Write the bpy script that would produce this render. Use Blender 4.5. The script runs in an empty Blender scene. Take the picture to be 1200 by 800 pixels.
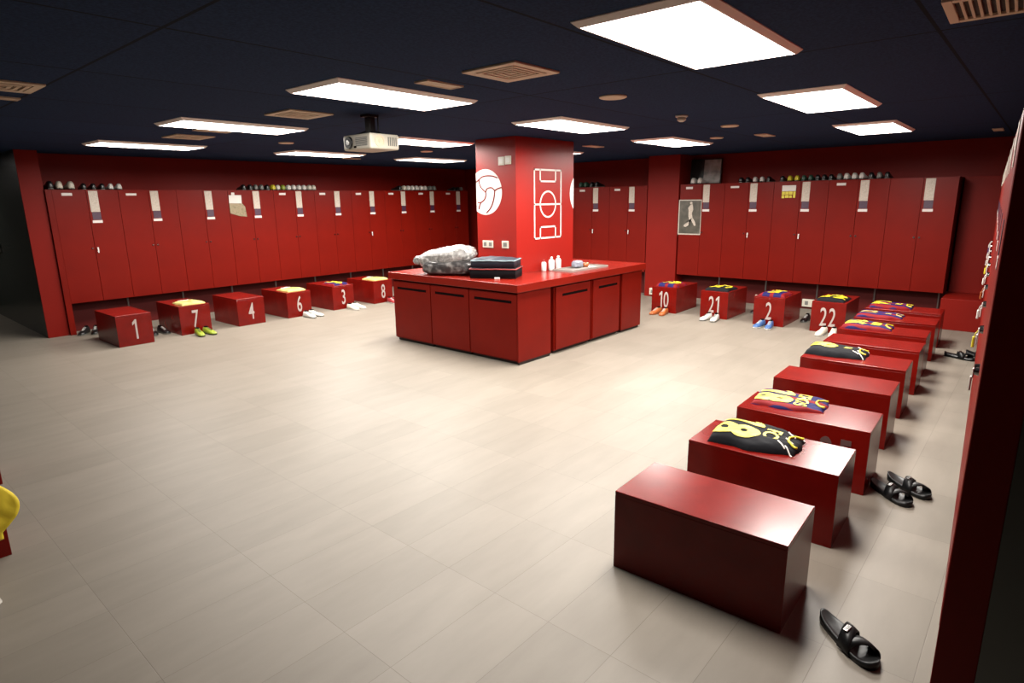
import bpy, bmesh, math, random
from math import pi, sin, cos, sqrt
from mathutils import Vector, Matrix, noise
random.seed(7)
SC = bpy.context.scene
COL = SC.collection

# ------------------------------------------------------------------ materials
def newmat(name):
    m = bpy.data.materials.new(name); m.use_nodes = True
    nt = m.node_tree
    return m, nt, nt.nodes['Principled BSDF']

K = .5
def plain(name, col, rough=.5, metal=0., spec=.5, bump=0., bscale=200., var=0., vscale=8., coat=0., k=None):
    col = tuple(c * (K if k is None else k) * (1 if k == 1 else .72) for c in col)
    m, nt, b = newmat(name)
    b.inputs['Base Color'].default_value = (*col, 1)
    b.inputs['Roughness'].default_value = rough
    b.inputs['Metallic'].default_value = metal
    b.inputs['Specular IOR Level'].default_value = spec
    if coat: b.inputs['Coat Weight'].default_value = coat; b.inputs['Coat Roughness'].default_value = .25
    tc = nt.nodes.new('ShaderNodeTexCoord')
    if var:
        n = nt.nodes.new('ShaderNodeTexNoise'); n.inputs['Scale'].default_value = vscale; n.inputs['Detail'].default_value = 4
        nt.links.new(tc.outputs['Object'], n.inputs['Vector'])
        r = nt.nodes.new('ShaderNodeValToRGB')
        r.color_ramp.elements[0].position = .3; r.color_ramp.elements[1].position = .7
        r.color_ramp.elements[0].color = (*[c * (1 - var) for c in col], 1)
        r.color_ramp.elements[1].color = (*[min(1, c * (1 + var)) for c in col], 1)
        nt.links.new(n.outputs['Fac'], r.inputs['Fac']); nt.links.new(r.outputs['Color'], b.inputs['Base Color'])
    if bump:
        n2 = nt.nodes.new('ShaderNodeTexNoise'); n2.inputs['Scale'].default_value = bscale; n2.inputs['Detail'].default_value = 3
        nt.links.new(tc.outputs['Object'], n2.inputs['Vector'])
        bp = nt.nodes.new('ShaderNodeBump'); bp.inputs['Strength'].default_value = bump; bp.inputs['Distance'].default_value = .005
        nt.links.new(n2.outputs['Fac'], bp.inputs['Height']); nt.links.new(bp.outputs['Normal'], b.inputs['Normal'])
    return m

RED = (.33, .0115, .0045)
M = {}
M['red'] = plain('red_lacquer', RED, .38, spec=.12, var=.10, vscale=3, bump=.03, bscale=90)
M['red_wall'] = plain('red_wall_panel', (.40, .0145, .007), .5, spec=.12, var=.08, vscale=2)
M['red_pillar'] = plain('red_pillar_paint', (.58, .017, .008), .42, spec=.3, var=.05, vscale=2)
M['red_bench'] = plain('red_bench_lacquer', (.33, .0105, .006), .23, spec=.20, var=.16, vscale=5)
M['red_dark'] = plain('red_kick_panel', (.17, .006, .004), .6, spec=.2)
M['red_top'] = plain('red_worktop_lacquer', (.40, .018, .008), .26, spec=.3, var=.06, vscale=3)
M['num_shaded'] = plain('shaded_number', (.24, .13, .12), .6, spec=.2)  # white bench number with the shade of the long side put into its colour
M['white_paint'] = plain('white_sticker', (.80, .74, .70), .5, k=.9)
M['num_white'] = plain('number_white', (.62, .50, .46), .5, k=.75)
M['white'] = plain('white_leather', (.78, .75, .69), .45, k=.9, var=.06, vscale=30)
M['cream'] = plain('cream_plastic', (.70, .65, .54), .4, k=.9)
M['black'] = plain('black_leather', (.012, .012, .013), .35)
M['blackrub'] = plain('black_rubber', (.010, .011, .012), .42, spec=.35)
M['darkcloth'] = plain('black_cloth', (.012, .013, .018), .8, spec=.15, bump=.3, bscale=60)
M['navycloth'] = plain('navy_cloth', (.030, .042, .070), .6, spec=.3, bump=.3, bscale=50)
M['yellow'] = plain('yellow_print', (.90, .76, .03), .5, k=.75)
M['yellowcloth'] = plain('yellow_cloth', (.95, .80, .25), .75, k=.62, var=.10, vscale=14, bump=.3, bscale=40)
M['yellowvivid'] = plain('vivid_yellow_cloth', (.95, .72, .03), .7, k=.95, var=.08, vscale=10)
M['paleyellow'] = plain('pale_yellow_trim', (.85, .68, .20), .6)
M['green'] = plain('green_boot', (.05, .16, .10), .4)
M['lime'] = plain('lime_boot', (.55, .68, .06), .4)
M['grey'] = plain('grey_boot', (.33, .33, .30), .45)
M['orange'] = plain('orange_boot', (.85, .22, .05), .4)
M['blue'] = plain('blue_boot', (.10, .25, .62), .4)
M['redboot'] = plain('red_boot', (.60, .06, .07), .4)
M['steel'] = plain('brushed_steel', (.55, .54, .52), .32, metal=1.)
M['tray'] = plain('dull_tray_metal', (.60, .54, .49), .45, metal=.3, k=.6)
M['chrome'] = plain('chrome', (.75, .74, .72), .2, metal=1.)
M['darkglass'] = plain('smoked_panel', (.040, .046, .040), .25, spec=.6, k=1)
M['slot'] = plain('black_recess', (.006, .002, .002), .9, spec=.05)
M['plinth'] = plain('dark_plinth', (.03, .008, .007), .6)
M['beige'] = plain('beige_vent', (.55, .43, .31), .55, k=1)
M['ventdark'] = plain('vent_shadow_gap', (.06, .045, .035), .8)
M['lightframe'] = plain('light_frame', (.82, .72, .67), .5, k=1)
M['strip'] = plain('photo_strip', (.62, .54, .45), .5, k=.85, var=.18, vscale=60)
M['patch'] = plain('purple_band', (.10, .030, .085), .5, var=.3, vscale=50)
M['pinkred'] = plain('red_piping', (.55, .06, .06), .6)
M['paleblue'] = plain('pale_blue_stripe', (.35, .52, .58), .6)
M['purple'] = plain('blue_claret_cloth', (.05, .035, .22), .7)
M['bottle'] = plain('white_bottle_plastic', (.85, .82, .80), .35, k=.9)
M['bluebag'] = plain('bluish_wrapper', (.52, .54, .66), .4, var=.3, vscale=40)
M['paper'] = plain('white_paper', (.82, .79, .74), .7, k=.9)

def ramp_noise(name, cols, scale, rough=.5, metal=0., spec=.5, distort=0., bump=0.):
    m, nt, b = newmat(name)
    b.inputs['Roughness'].default_value = rough; b.inputs['Specular IOR Level'].default_value = spec
    tc = nt.nodes.new('ShaderNodeTexCoord')
    n = nt.nodes.new('ShaderNodeTexNoise'); n.inputs['Scale'].default_value = scale; n.inputs['Detail'].default_value = 5
    n.inputs['Distortion'].default_value = distort
    cols = [tuple(c * K * .72 for c in q) for q in cols]
    nt.links.new(tc.outputs['Object'], n.inputs['Vector'])
    r = nt.nodes.new('ShaderNodeValToRGB')
    els = r.color_ramp.elements
    els[0].position = .3; els[1].position = .7
    els[0].color = (*cols[0], 1); els[1].color = (*cols[-1], 1)
    for i, c in enumerate(cols[1:-1]):
        e = els.new(.3 + .4 * (i + 1) / (len(cols) - 1)); e.color = (*c, 1)
    nt.links.new(n.outputs['Fac'], r.inputs['Fac']); nt.links.new(r.outputs['Color'], b.inputs['Base Color'])
    if bump:
        bp = nt.nodes.new('ShaderNodeBump'); bp.inputs['Strength'].default_value = bump; bp.inputs['Distance'].default_value = .02
        nt.links.new(n.outputs['Fac'], bp.inputs['Height']); nt.links.new(bp.outputs['Normal'], b.inputs['Normal'])
    return m
M['plastic_bag'] = ramp_noise('crumpled_clear_plastic', [(.30, .285, .275), (.56, .54, .52), (1.0, .97, .93)], 12, .25, spec=.7, distort=1.6, bump=.35)
M['bagdark'] = ramp_noise('dark_clothes_in_plastic', [(.03, .027, .03), (.09, .08, .08), (.45, .42, .40)], 14, .3, bump=.5)
M['poster_beige'] = ramp_noise('collage_print', [(.30, .24, .10), (.55, .45, .24), (.62, .40, .26)], 30, .5)
M['poster_grey'] = ramp_noise('monochrome_photo', [(.07, .065, .045), (.13, .12, .085), (.22, .20, .15)], 9, .4)
M['photo_dark'] = ramp_noise('dark_monochrome_photo', [(.010, .011, .010), (.018, .02, .018), (.05, .05, .045)], 10, .4)
M['photo_light'] = ramp_noise('pale_monochrome_photo', [(.35, .30, .27), (.75, .64, .58), (1., .88, .80)], 8, .4)

def floor_mat():
    m, nt, b = newmat('stone_tile_floor')
    N, L = nt.nodes.new, nt.links.new
    geo = N('ShaderNodeNewGeometry')
    mp = N('ShaderNodeMapping'); mp.inputs['Location'].default_value = (-.593, -1.068 + .306 * 20, 0)
    L(geo.outputs['Position'], mp.inputs['Vector'])
    br = N('ShaderNodeTexBrick'); br.offset = 0; br.squash = 1
    br.inputs['Scale'].default_value = 1; br.inputs['Brick Width'].default_value = .594; br.inputs['Row Height'].default_value = .306
    br.inputs['Mortar Size'].default_value = .0016; br.inputs['Mortar Smooth'].default_value = .6
    br.inputs['Color1'].default_value = (.160, .139, .113, 1); br.inputs['Color2'].default_value = (.178, .155, .127, 1)
    br.inputs['Mortar'].default_value = (.108, .091, .070, 1)
    L(mp.outputs['Vector'], br.inputs['Vector'])
    mp2 = N('ShaderNodeMapping'); mp2.inputs['Scale'].default_value = (1.2, 4.5, 1)
    L(geo.outputs['Position'], mp2.inputs['Vector'])
    n = N('ShaderNodeTexNoise'); n.inputs['Scale'].default_value = 1.6; n.inputs['Detail'].default_value = 6; n.inputs['Roughness'].default_value = .6
    L(mp2.outputs['Vector'], n.inputs['Vector'])
    r = N('ShaderNodeValToRGB'); r.color_ramp.elements[0].position = .3; r.color_ramp.elements[1].position = .72
    r.color_ramp.elements[0].color = (.90, .89, .88, 1); r.color_ramp.elements[1].color = (1.06, 1.06, 1.06, 1)
    L(n.outputs['Fac'], r.inputs['Fac'])
    mx = N('ShaderNodeMix'); mx.data_type = 'RGBA'; mx.blend_type = 'MULTIPLY'; mx.inputs['Factor'].default_value = 1
    L(br.outputs['Color'], mx.inputs['A']); L(r.outputs['Color'], mx.inputs['B'])
    L(mx.outputs['Result'], b.inputs['Base Color'])
    b.inputs['Roughness'].default_value = .48; b.inputs['Specular IOR Level'].default_value = .35
    bp = N('ShaderNodeBump'); bp.inputs['Strength'].default_value = .25; bp.inputs['Distance'].default_value = .002; bp.invert = True
    L(br.outputs['Fac'], bp.inputs['Height']); L(bp.outputs['Normal'], b.inputs['Normal'])
    return m
M['floor'] = floor_mat()

def ceil_mat():
    m, nt, b = newmat('navy_acoustic_panel')
    N, L = nt.nodes.new, nt.links.new
    geo = N('ShaderNodeNewGeometry')
    mp = N('ShaderNodeMapping'); mp.inputs['Location'].default_value = (-1.14 + 24, -.50 + 12, 0)
    L(geo.outputs['Position'], mp.inputs['Vector'])
    br = N('ShaderNodeTexBrick'); br.offset = 0
    br.inputs['Scale'].default_value = 1; br.inputs['Brick Width'].default_value = 2.4; br.inputs['Row Height'].default_value = 1.2
    br.inputs['Mortar Size'].default_value = .010; br.inputs['Mortar Smooth'].default_value = .3
    br.inputs['Color1'].default_value = (.0092, .0225, .0560, 1); br.inputs['Color2'].default_value = (.0105, .0255, .0630, 1)
    br.inputs['Mortar'].default_value = (.003, .006, .012, 1)
    L(mp.outputs['Vector'], br.inputs['Vector'])
    n = N('ShaderNodeTexNoise'); n.inputs['Scale'].default_value = 70; n.inputs['Detail'].default_value = 4
    L(geo.outputs['Position'], n.inputs['Vector'])
    r = N('ShaderNodeValToRGB'); r.color_ramp.elements[0].position = .35; r.color_ramp.elements[1].position = .65
    r.color_ramp.elements[0].color = (.72, .72, .75, 1); r.color_ramp.elements[1].color = (1.25, 1.25, 1.25, 1)
    L(n.outputs['Fac'], r.inputs['Fac'])
    mx = N('ShaderNodeMix'); mx.data_type = 'RGBA'; mx.blend_type = 'MULTIPLY'; mx.inputs['Factor'].default_value = 1
    L(br.outputs['Color'], mx.inputs['A']); L(r.outputs['Color'], mx.inputs['B'])
    L(mx.outputs['Result'], b.inputs['Base Color'])
    b.inputs['Roughness'].default_value = .9; b.inputs['Specular IOR Level'].default_value = .1
    return m
M['ceiling'] = ceil_mat()

def stripes_mat():
    m, nt, b = newmat('claret_and_blue_stripes')
    N, L = nt.nodes.new, nt.links.new
    tc = N('ShaderNodeTexCoord'); sx = N('ShaderNodeSeparateXYZ'); L(tc.outputs['Object'], sx.inputs['Vector'])
    mul = N('ShaderNodeMath'); mul.operation = 'MULTIPLY'; mul.inputs[1].default_value = 42; L(sx.outputs['X'], mul.inputs[0])
    add = N('ShaderNodeMath'); add.operation = 'ADD'; add.inputs[1].default_value = 1.57; L(mul.outputs[0], add.inputs[0])
    si = N('ShaderNodeMath'); si.operation = 'SINE'; L(add.outputs[0], si.inputs[0])
    r = N('ShaderNodeValToRGB'); r.color_ramp.elements[0].position = .46; r.color_ramp.elements[1].position = .54
    r.color_ramp.elements[0].color = (.010, .009, .062, 1); r.color_ramp.elements[1].color = (.145, .006, .008, 1)
    L(si.outputs[0], r.inputs['Fac']); L(r.outputs['Color'], b.inputs['Base Color'])
    b.inputs['Roughness'].default_value = .7; b.inputs['Specular IOR Level'].default_value = .12
    return m
M['stripes'] = stripes_mat()

def emit_mat(name, col, s):
    m = bpy.data.materials.new(name); m.use_nodes = True; nt = m.node_tree
    nt.nodes.remove(nt.nodes['Principled BSDF'])
    e = nt.nodes.new('ShaderNodeEmission'); e.inputs['Color'].default_value = (*col, 1); e.inputs['Strength'].default_value = s
    nt.links.new(e.outputs[0], nt.nodes['Material Output'].inputs['Surface'])
    return m
M['lamp'] = emit_mat('lit_diffuser', (1., .955, .90), 3.2)

# ------------------------------------------------------------------ helpers
def tag(o, label=None, cat=None, group=None, kind=None):
    if label: o['label'] = label
    if cat: o['category'] = cat
    if group: o['group'] = group
    if kind: o['kind'] = kind
    return o

def empty(name, loc=(0, 0, 0), rz=0., label=None, cat=None, group=None):
    o = bpy.data.objects.new(name, None); COL.objects.link(o)
    o.empty_display_size = .1
    o.location = loc; o.rotation_euler = (0, 0, rz)
    return tag(o, label, cat, group)

def link(name, me, parent=None, loc=(0, 0, 0), rot=(0, 0, 0)):
    o = bpy.data.objects.new(name, me); COL.objects.link(o)
    o.location = loc; o.rotation_euler = rot
    if parent: o.parent = parent
    return o

def box(bm, x0, x1, y0, y1, z0, z1, bev=0., seg=2):
    r = bmesh.ops.create_cube(bm, size=1)
    vs = r['verts']
    for v in vs:
        v.co = Vector(((x0 + x1) / 2 + v.co.x * (x1 - x0), (y0 + y1) / 2 + v.co.y * (y1 - y0), (z0 + z1) / 2 + v.co.z * (z1 - z0)))
    if bev:
        es = list({e for v in vs for e in v.link_edges})
        bmesh.ops.bevel(bm, geom=es, offset=bev, segments=seg, affect='EDGES', profile=.5)
    return vs

def cyl(bm, p0, p1, r0, r1=None, n=16):
    p0, p1 = Vector(p0), Vector(p1); r1 = r0 if r1 is None else r1
    d = p1 - p0
    q = d.to_track_quat('Z', 'Y').to_matrix().to_4x4()
    bmesh.ops.create_cone(bm, cap_ends=True, segments=n, radius1=r0, radius2=r1, depth=d.length,
                          matrix=Matrix.Translation((p0 + p1) / 2) @ q)

def tube(bm, pts, r, n=8):
    pts = [Vector(p) for p in pts]; rings = []
    for i, p in enumerate(pts):
        d = (pts[min(i + 1, len(pts) - 1)] - pts[max(i - 1, 0)]).normalized()
        q = d.to_track_quat('Z', 'Y')
        rr = r[i] if isinstance(r, (list, tuple)) else r
        rings.append([bm.verts.new(p + q @ Vector((cos(2 * pi * k / n) * rr, sin(2 * pi * k / n) * rr, 0))) for k in range(n)])
    for a, b_ in zip(rings, rings[1:]):
        for k in range(n):
            bm.faces.new((a[k], a[(k + 1) % n], b_[(k + 1) % n], b_[k]))
    bm.faces.new(rings[0][::-1]); bm.faces.new(rings[-1])

def lathe(bm, prof, n=20, c=(0, 0, 0)):
    rings = []
    for r, z in prof:
        rings.append([bm.verts.new((c[0] + cos(2 * pi * k / n) * max(r, 1e-4), c[1] + sin(2 * pi * k / n) * max(r, 1e-4), c[2] + z)) for k in range(n)])
    for a, b_ in zip(rings, rings[1:]):
        for k in range(n): bm.faces.new((a[k], a[(k + 1) % n], b_[(k + 1) % n], b_[k]))
    bm.faces.new(rings[0][::-1]); bm.faces.new(rings[-1])

def prism(bm, poly, z0, z1):
    a = [bm.verts.new((x, y, z0)) for x, y in poly]; b_ = [bm.verts.new((x, y, z1)) for x, y in poly]
    n = len(poly)
    for k in range(n): bm.faces.new((a[k], a[(k + 1) % n], b_[(k + 1) % n], b_[k]))
    bm.faces.new(a[::-1]); bm.faces.new(b_)

def mesh(name, bm, mat, smooth=False):
    bmesh.ops.recalc_face_normals(bm, faces=bm.faces)
    me = bpy.data.meshes.new(name); bm.to_mesh(me); bm.free()
    if mat is not None: me.materials.append(M[mat] if isinstance(mat, str) else mat)
    if smooth:
        for p in me.polygons: p.use_smooth = True
    return me

def part(name, bm, mat, parent=None, smooth=False, loc=(0, 0, 0), rot=(0, 0, 0)):
    return link(name, mesh(name, bm, mat, smooth), parent, loc, rot)

def bxpart(name, mat, parent, x0, x1, y0, y1, z0, z1, bev=0., loc=(0, 0, 0), rot=(0, 0, 0)):
    bm = bmesh.new(); box(bm, x0, x1, y0, y1, z0, z1, bev)
    return part(name, bm, mat, parent, False, loc, rot)

def structure(name, bm, mat):
    o = part(name, bm, mat); o['kind'] = 'structure'; return o

def sbox(name, mat, *a, bev=0.):
    bm = bmesh.new(); box(bm, *a, bev)
    return structure(name, bm, mat)

def text_mesh(name, s, size, xs=1., bold=0., ext=.0015, mat='num_white'):
    cu = bpy.data.curves.new(name, 'FONT'); cu.body = s; cu.size = size; cu.align_x = 'CENTER'; cu.align_y = 'CENTER'
    cu.offset = bold; cu.extrude = ext; cu.resolution_u = 5
    ob = bpy.data.objects.new(name, cu); COL.objects.link(ob)
    dg = bpy.context.evaluated_depsgraph_get(); dg.update()
    me = bpy.data.meshes.new_from_object(ob.evaluated_get(dg))
    bpy.data.objects.remove(ob); bpy.data.curves.remove(cu)
    me.name = name
    xsn = [v.co.x for v in me.vertices]; ysn = [v.co.y for v in me.vertices]
    cx, cy = (min(xsn) + max(xsn)) / 2, (min(ysn) + max(ysn)) / 2
    for v in me.vertices: v.co.x = (v.co.x - cx) * xs; v.co.y -= cy
    me.materials.clear(); me.materials.append(M[mat])
    return me

GLYPH1 = [(-.16, .52), (-.16, .62), (.03, .73), (.12, .73), (.12, 0), (0, 0), (0, .60)]
def number_mesh(name, s, size, xs=1., bold=0., ext=.0015, mat='num_white'):
    bm = bmesh.new(); x = 0
    for ch in s:
        t_ = bmesh.new()
        if ch == '1':
            pl = [((a + .16) * size * xs, b_ * size) for a, b_ in GLYPH1]
            prism(t_, [(a, b_ - .365 * size) for a, b_ in pl], -ext, ext)
        else:
            me = text_mesh('glyph', ch, size, xs, bold, ext, mat)
            t_.from_mesh(me); bpy.data.meshes.remove(me)
        mn = min(v.co.x for v in t_.verts); mxx = max(v.co.x for v in t_.verts)
        for v in t_.verts: v.co.x += x - mn
        x += mxx - mn + .09 * size * (xs + .3)
        me = bpy.data.meshes.new('tmp'); t_.to_mesh(me); t_.free(); bm.from_mesh(me); bpy.data.meshes.remove(me)
    for v in bm.verts: v.co.x -= (x - .09 * size * (xs + .3)) / 2
    return mesh(name, bm, mat)

ORD = ['first', 'second', 'third', 'fourth', 'fifth', 'sixth', 'seventh', 'eighth', 'ninth', 'tenth', 'eleventh', 'twelfth', 'thirteenth', 'fourteenth']

# ------------------------------------------------------------------ the setting
H = 2.46
sbox('floor', 'floor', -3.2, 11.0, -4.2, 14.4, -.10, 0)
sbox('ceiling', 'ceiling', -3.2, 11.0, -4.2, 14.4, H, H + .1)
sbox('wall_left', 'red_wall', 1.98, 11.0, 10.58, 10.75, 0, H)
sbox('wall_right', 'red_wall', 10.52, 10.7, -.6, 10.58, 0, H)
bm = bmesh.new()
prism(bm, [(2.0, -.45), (10.52, .02), (10.52, -.3), (2.0, -.6)], 0, H); structure('wall_near', bm, 'red_wall')
sbox('wall_behind', 'red_wall', -3.2, -3.05, -4.2, 14.4, 0, H)
sbox('wall_corridor_end', 'darkglass', -3.05, 2.0, 14.2, 14.4, 0, H)
sbox('wall_passage_end', 'darkglass', -3.05, 2.0, -4.2, -4.0, 0, H)
bm = bmesh.new(); box(bm, 1.960, 2.205, 10.08, 10.099, 0, H, .002); box(bm, 1.98, 2.205, 10.099, 10.58, 0, H); structure('trim_1', bm, 'red_wall')
sbox('trim_2', 'red_wall', 2.0, 2.10, -.017, .085, 0, H, bev=.003)
sbox('trim_3', 'red_wall', 9.985, 10.52, 4.88, 5.47, 0, H, bev=.003)
sbox('wall_passage', 'darkglass', 2.0, 2.06, -4.0, -.017, 0, H)
# dark smoked door leaf closing the corridor side of the left wall
bm = bmesh.new(); box(bm, 1.962, 1.979, 10.10, 14.2, 0, H)
d1 = structure('door_1', bm, 'darkglass')
bm = bmesh.new(); box(bm, 1.93, 1.963, 12.0, 12.12, 1.08, 1.22, .01); cyl(bm, (1.915, 12.03, 1.15), (1.86, 12.03, 1.15), .012); cyl(bm, (1.86, 12.03, 1.15), (1.86, 12.15, 1.15), .011)
part('door_handle', bm, 'steel', d1)
# recessed base panels below the lockers
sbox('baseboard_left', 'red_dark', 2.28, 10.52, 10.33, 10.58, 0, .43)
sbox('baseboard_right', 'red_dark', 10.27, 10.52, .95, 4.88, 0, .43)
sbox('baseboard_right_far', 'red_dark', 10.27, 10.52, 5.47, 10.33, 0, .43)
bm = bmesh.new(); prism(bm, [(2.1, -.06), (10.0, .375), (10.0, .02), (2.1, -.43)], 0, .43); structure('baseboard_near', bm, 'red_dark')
o = sbox('trim_4', 'red_wall', 9.68, 10.52, .40, .95, 0, .41, bev=.004)
sbox('trim_5', 'red_wall', 10.40, 10.52, .0, .95, .41, 1.97, bev=.003)

# ------------------------------------------------------------------ ceiling lights
fr = bmesh.new()
LW, LH, FT = .60, .29, .022
R4 = [[fr.verts.new((sx * (LW - d), sy * (LH - d), z)) for sx, sy in ((-1, -1), (1, -1), (1, 1), (-1, 1))] for d, z in ((0, 0), (0, -.004), (.022, -.024), (.030, -.024), (.030, -.004))]
for p, q in zip(R4, R4[1:]):
    for k in range(4): fr.faces.new((p[k], p[(k + 1) % 4], q[(k + 1) % 4], q[k]))
FT = .030
fr = mesh('light_frame', fr, 'lightframe')
df = bmesh.new(); box(df, -LW + FT, LW - FT, -LH + FT, LH - FT, -.018, -.004); df = mesh('light_diffuser', df, 'lamp')
lights = [(2.86, 1.34, 'large lit ceiling panel nearest the camera, above the right bench row'),
          (5.30, 1.44, 'lit ceiling panel, middle one of the right-hand line'),
          (7.86, 1.58, 'lit ceiling panel, farthest one of the right-hand line'),
          (2.83, 3.58, 'wide lit ceiling panel in front of the projector'),
          (5.20, 3.70, 'lit ceiling panel just right of the red pillar top'),
          (7.68, 3.86, 'lit ceiling panel above the right wall lockers, beside the smoke detector'),
          (2.86, 5.92, 'long lit ceiling panel left of the projector, second from the left wall'),
          (5.22, 5.95, 'lit ceiling panel right behind the projector'),
          (7.66, 5.95, 'lit ceiling panel hidden behind the red pillar'),
          (2.95, 8.42, 'lit ceiling panel farthest to the left, near the left lockers'),
          (5.28, 8.32, 'thin lit ceiling panel left of and behind the projector'),
          (7.48, 8.35, 'farthest lit ceiling panel, left of the red pillar')]
for x, y, lab in lights:
    t = empty('ceiling_light', (x, y, H), .012, lab, 'ceiling light', 'recessed ceiling lights')
    link('frame', fr, t); link('diffuser', df, t)
    la = bpy.data.lights.new('panel_lamp', 'AREA'); la.shape = 'RECTANGLE'; la.size = 1.14; la.size_y = .52
    la.energy = (36 if y < 2 else 24 if y < 8 else 32) if x < 3 else (58 if x < 6 else 46); la.spread = math.radians(172); la.color = (1., .95, .88)
    lo_ = bpy.data.objects.new('panel_lamp', la); COL.objects.link(lo_); lo_.parent = t; lo_.location = (0, 0, -.021)

t = empty('ceiling_light', (.55, 12.4, H), .0, 'lit ceiling panel of the side corridor behind the left wall', 'ceiling light', 'recessed ceiling lights')
link('frame', fr, t); link('diffuser', df, t)
# ceiling vents, speakers, detector
def vent_square(x, y, s, lab, rz=0.):
    t = empty('ceiling_vent', (x, y, H), rz, lab, 'vent', 'square ceiling vents')
    b = bmesh.new()
    for a in ((-s, s, -s, -s + .05), (-s, s, s - .05, s), (-s, -s + .05, -s + .05, s - .05), (s - .05, s, -s + .05, s - .05)): box(b, *a, -.012, 0, .002, 1)
    part('frame', b, 'beige', t)
    bxpart('backing', 'ventdark', t, -s + .05, s - .05, -s + .05, s - .05, -.004, -.001)
    b = bmesh.new()
    for k in range(4):
        r0 = s - .06 - k * .038; r1 = r0 - .020
        if r1 < .005: break
        for a in ((-r0, r0, -r0, -r1), (-r0, r0, r1, r0), (-r0, -r1, -r1, r1), (r1, r0, -r1, r1)): box(b, *a, -.014, -.004)
    part('louvre', b, 'beige', t)
vent_square(2.83, 2.45, .20, 'square beige ceiling vent between the two big front light panels')
vent_square(2.87, 4.80, .20, 'square beige ceiling vent left of the projector')
vent_square(.94, 4.87, .19, 'square beige ceiling vent at the left edge of the picture')
vent_square(2.93, 7.15, .20, 'square beige ceiling vent between the two leftmost light panels')
t = empty('ceiling_vent', (3.19, .27, H), .03, 'large slatted return vent in the top right corner of the ceiling', 'vent')
b = bmesh.new()
for a in ((-.19, .19, -.30, -.26), (-.19, .19, .13, .165), (-.19, -.155, -.26, .13), (.155, .19, -.26, .13)): box(b, *a, -.014, 0, .002, 1)
part('frame', b, 'beige', t); bxpart('backing', 'ventdark', t, -.155, .155, -.26, .13, -.003, -.001)
b = bmesh.new()
for k in range(14): box(b, -.155, .155, -.25 + k * .027, -.24 + k * .027, -.012, -.003)
part('louvre', b, 'beige', t)
def plate(x, y, w, h, lab):
    t = empty('ceiling_grille', (x, y, H), .01, lab, 'grille')
    b = bmesh.new()
    for a in ((-w, w, -h, -h + .012), (-w, w, h - .012, h), (-w, -w + .012, -h + .012, h - .012), (w - .012, w, -h + .012, h - .012)): box(b, *a, -.010, 0)
    part('frame', b, 'beige', t)
    b = bmesh.new(); box(b, -w + .012, w - .012, -h + .012, h - .012, -.007, -.001); part('mesh_cover', b, 'beige', t)
plate(2.80, 3.02, .155, .062, 'small beige rectangular grille beside the wide light panel')
plate(7.76, 2.72, .17, .07, 'small beige rectangular grille in front of the right wall lockers')
plate(7.45, 4.95, .17, .07, 'small beige rectangular grille right of the pillar top')
plate(2.88, 6.45, .17, .06, 'small beige rectangular grille beside the second leftmost light panel')
plate(1.02, 5.42, .12, .05, 'small beige rectangular grille at the left edge of the ceiling')
plate(9.25, .60, .16, .05, 'dim rectangular grille near the right wall corner of the ceiling')
plate(6.25, 8.95, .15, .05, 'thin beige grille near the far left ceiling corner')
def disc(x, y, r, lab):
    t = empty('ceiling_speaker', (x, y, H), 0, lab, 'ceiling speaker')
    b = bmesh.new(); lathe(b, [(r, 0), (r, -.008), (r * .86, -.013), (r * .80, -.013)], 28); part('rim', b, 'beige', t, True)
    b = bmesh.new(); lathe(b, [(r * .80, -.002), (r * .80, -.010), (r * .3, -.014), (0, -.015)], 28); part('mesh_cover', b, 'beige', t, True)
disc(4.02, 2.51, .10, 'round beige ceiling disc above the right end of the counter')
disc(6.47, 2.63, .09, 'round beige ceiling disc behind the smoke detector')
disc(7.61, 3.25, .08, 'small round beige ceiling disc near the far right light panel')
disc(.87, 2.47, .075, 'round pale ceiling disc cut by the top edge at the left')
disc(4.05, 7.12, .09, 'round beige ceiling disc behind the second light panel on the left')
disc(6.22, 7.04, .09, 'round beige ceiling disc just left of the pillar top')
t = empty('smoke_detector', (5.35, 2.62, H), 0, 'cream smoke detector hanging from the ceiling right of the pillar', 'smoke detector')
b = bmesh.new(); lathe(b, [(.055, 0), (.055, -.014), (.048, -.018)], 24); part('base', b, 'cream', t, True)
b = bmesh.new(); lathe(b, [(.034, -.018), (.040, -.028), (.038, -.045), (.018, -.056), (0, -.058)], 24); part('sensor_head', b, 'cream', t, True)

# ------------------------------------------------------------------ projector
px, py = 3.33, 4.47
t = empty('projector', (px, py, 2.17), .0, 'white projector hanging from the dark ceiling left of the pillar', 'projector')
b = bmesh.new(); box(b, -.15, .15, -.19, .19, 0, .125, .016, 3); part('body', b, 'cream', t)
b = bmesh.new(); cyl(b, (-.146, .10, .062), (-.166, .10, .062), .052, .046, 28); part('lens_ring', b, 'blackrub', t)
b = bmesh.new(); cyl(b, (-.160, .10, .062), (-.170, .10, .062), .026, .022, 24); part('lens', b, 'chrome', t)
b = bmesh.new()
for k in range(6): box(b, -.153, -.148, -.15, .01, .03 + k * .012, .036 + k * .012)
part('front_grille', b, 'grey', t)
bxpart('sensor_window', 'slot', t, -.154, -.148, .005, .035, .018, .032)
b = bmesh.new(); lathe(b, [(.048, 0), (.048, .006), (.036, .008), (.036, .003), (.012, .003), (.012, .008), (0, .008)], 24)
part('fan_vent', b, 'beige', t, False, (-.055, -.188, .065), (pi / 2, 0, 0))
b = bmesh.new()
for k in range(5): box(b, .03 + k * .02, .04 + k * .02, -.193, -.188, .03, .10)
part('side_grille', b, 'grey', t)
b = bmesh.new(); box(b, -.06, .06, -.05, .05, .27, .29, .003); box(b, -.028, .028, -.035, .035, .12, .275, .004); cyl(b, (.045, -.05, .125), (.045, -.05, .275), .006)
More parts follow.
